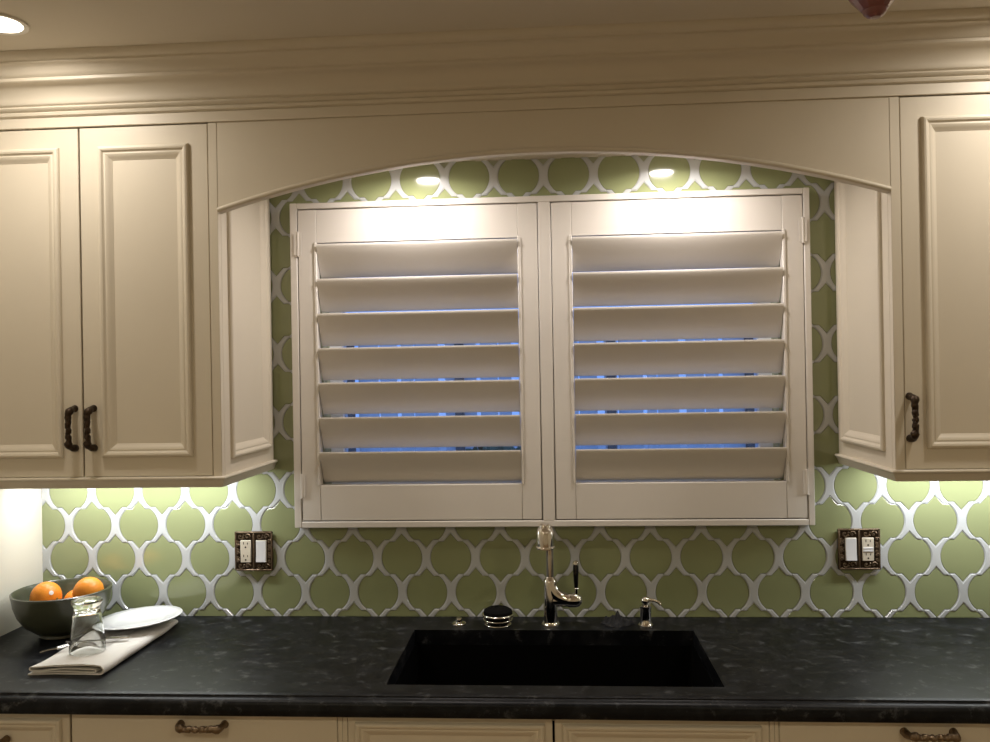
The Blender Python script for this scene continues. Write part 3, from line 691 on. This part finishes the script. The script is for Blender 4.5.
gx_, gy_, gz_ = -1.2330, -0.412, ZC+0.0275
bm = NB()
op = [(0.0495, 0.0), (0.0500, 0.004), (0.0475, 0.030), (0.0425, 0.075), (0.0375, 0.112), (0.0352, 0.124), (0.0362, 0.127), (0.0352, 0.130), (0.0385, 0.135), (0.0425, 0.141), (0.0430, 0.145), (0.0410, 0.149), (0.030, 0.151), (0.012, 0.1495), (0, 0.149)]
ip = [(0, 0.121), (0.018, 0.120), (0.029, 0.115), (0.0345, 0.104), (0.0395, 0.072), (0.0445, 0.030), (0.0470, 0.003), (0.0478, 0.0)]
lathe(bm, [(r*0.90, h*0.90) for r, h in op + ip + [op[0]]], (gx_, gy_, gz_), 48); bmesh.ops.remove_doubles(bm, verts=bm.verts[:], dist=1e-6)
tag(obj('tumbler', bm, 'glass', None, 50), 'clear glass tumbler standing upside down on the napkin', 'glass')

def cutlery(name, a, b, label, prof_w, tip):
    a, b = Vector(a), Vector(b); d = (b-a).normalized(); n_ = Vector((-d.y, d.x, 0)); L = (b-a).length
    bm = NB(); rs = []
    for i in range(17):
        s = i/16; w_ = prof_w(s); c_ = a + d*L*s + Vector((0, 0, 0.0015*math.sin(PI*s)))
        rs.append([c_ + n_*w_ + Vector((0,0,-0.0008)), c_ + n_*w_*0.9 + Vector((0,0,0.0012)), c_ - n_*w_*0.9 + Vector((0,0,0.0012)), c_ - n_*w_ + Vector((0,0,-0.0008))])
    rings(bm, rs, True, True)
    t = thing(name, a, label, 'cutlery'); h = obj('handle', bm, 'steel', t)
    if tip == 'fork':
        for k in range(4):
            o_ = n_*(k-1.5)*0.0055; bm = NB(); tube(bm, [b-d*0.004+o_, b+d*0.02+o_+Vector((0,0,0.001)), b+d*0.045+o_*0.95+Vector((0,0,0.003))], [0.0017, 0.0016, 0.0008], 8); obj('tine', bm, 'steel', t)
    else:
        bm = NB(); rs = []
        for i in range(9):
            s = i/8; c_ = b - d*0.003 + d*0.075*s; w_ = 0.0085*(1-0.75*max(0, s-0.6)**1.5*4*0.5)
            rs.append([c_+n_*0.006+Vector((0,0,-0.0008)), c_+n_*0.006+Vector((0,0,0.001)), c_-n_*w_+Vector((0,0,0.0004)), c_-n_*w_+Vector((0,0,-0.0002))])
        rings(bm, rs, True, True); obj('blade', bm, 'steel', t)
cutlery('table_knife', (-1.172, -0.315, ZC+0.0325), (-1.255, -0.338, ZC+0.0325), 'steel table knife on the napkin with its handle right of the tumbler', lambda s: 0.0075-0.003*s, 'knife')
cutlery('fork', (-1.352, -0.432, ZC+0.0285), (-1.318, -0.405, ZC+0.0310), 'steel fork on the napkin with its slim handle end left of the tumbler', lambda s: 0.003+0.003*s, 'fork')

# ------------------------------------------------------------------ pendant lamp (only its tip shows)
px_, py_, pz_ = 0.5935, -1.0, 2.2835
t = thing('pendant_lamp', (px_, py_, pz_), 'plum coloured pendant lamp tip hanging at the top right of the picture', 'lamp')
bm = NB(); lathe(bm, [(0, 0), (0.009, 0.0008), (0.0150, 0.004), (0.0190, 0.0085), (0.0205, 0.0120), (0.0212, 0.0140), (0.0235, 0.0155)], (px_, py_, pz_), 20, cap1=True); obj('finial', bm, 'plum', t, 20)
bm = NB(); lathe(bm, [(0.0225, 0.015), (0.030, 0.024), (0.042, 0.038), (0.052, 0.055), (0.058, 0.075), (0.055, 0.100), (0.040, 0.125), (0.022, 0.140), (0.012, 0.146), (0, 0.146)], (px_, py_, pz_), 12, cap0=True); obj('shade', bm, 'plum', t, 20)
bm = NB(); tube(bm, [(px_, py_, pz_+0.144), (px_, py_, CEIL-0.018)], 0.0045, 10); obj('stem', bm, 'bronze', t)
bm = NB(); lathe(bm, [(0, -0.022), (0.03, -0.020), (0.05, -0.010), (0.055, 0.0), (0, 0.0)], (px_, py_, CEIL), 28); obj('canopy', bm, 'bronze', t)

# ------------------------------------------------------------------ outside, seen through the louvers
bm = NB(); box(bm, -12, 12, 0.16, 30, -0.2, -0.05); tag(obj('patio_ground', bm, 'patio'), 'grey patio ground outside the window', 'patio', None, 'structure')
fe = thing('garden_fence', (0, 8, -0.05), 'pale board fence seen in slivers through the louvers', 'fence')
shared = {}
x = -6.0; i = 0
while x < 6.0:
    wdt = [0.22, 0.16, 0.30, 0.12, 0.26][i % 5]; gap = [0.015, 0.09, 0.02, 0.05][i % 4]
    if wdt not in shared: bm = NB(); box(bm, 0, wdt, -0.012, 0.012, 0, 2.25, 0.004); shared[wdt] = mesh_of('board', bm, 'fence')
    o = link('board', shared[wdt], fe); o.matrix_parent_inverse = Matrix.Translation(-Vector(fe.location)); o.location = (x, 8.0, -0.02)
    x += wdt+gap; i += 1
bm = NB(); box(bm, 0, 0.11, -0.05, 0.05, 0, 2.35, 0.006); pm = mesh_of('post', bm, 'fpost')
for x in (-5.2, -3.4, -2.6, -1.2, 0.7, 2.4, 3.9, 5.4):
    o = link('post', pm, fe); o.location = (x, 7.92, -0.05)
for z in (0.35, 1.9):
    bm = NB(); box(bm, -6, 6, 8.02, 8.07, z, z+0.08); obj('rail', bm, 'fpost', fe)
def shrub(x, y, r, label):
    t = thing('garden_shrub', (x, y, -0.05), label, 'shrub', 'shrubs outside the window')
    bm = NB()
    for k in range(420):
        a = random.random()*2*PI; ph = math.acos(random.uniform(-0.3, 1)); q = r*random.uniform(0.75, 1.0)
        c = Vector((x+q*math.sin(ph)*math.cos(a), y+q*math.sin(ph)*math.sin(a), r*0.75+q*0.85*math.cos(ph)))
        d1 = Vector((random.uniform(-1,1), random.uniform(-1,1), random.uniform(-1,1))).normalized(); d2 = d1.orthogonal().normalized(); s = r*0.10
        vs_ = [bm.verts.new(c+d1*s*1.6), bm.verts.new(c+d2*s), bm.verts.new(c-d1*s*1.6), bm.verts.new(c-d2*s)]; bm.faces.new(vs_)
    f = obj('foliage', bm, 'leaf', t); f['kind'] = 'stuff'
    bm = NB(); tube(bm, [(x, y, -0.05), (x+0.02, y, r*0.8)], [0.04, 0.02], 8); obj('stem', bm, 'fpost', t)
shrub(-0.6, 6.6, 0.55, 'dark shrub in front of the fence seen through the left shutter')
shrub(1.2, 6.2, 0.42, 'dark low shrub in front of the fence seen through the right shutter')
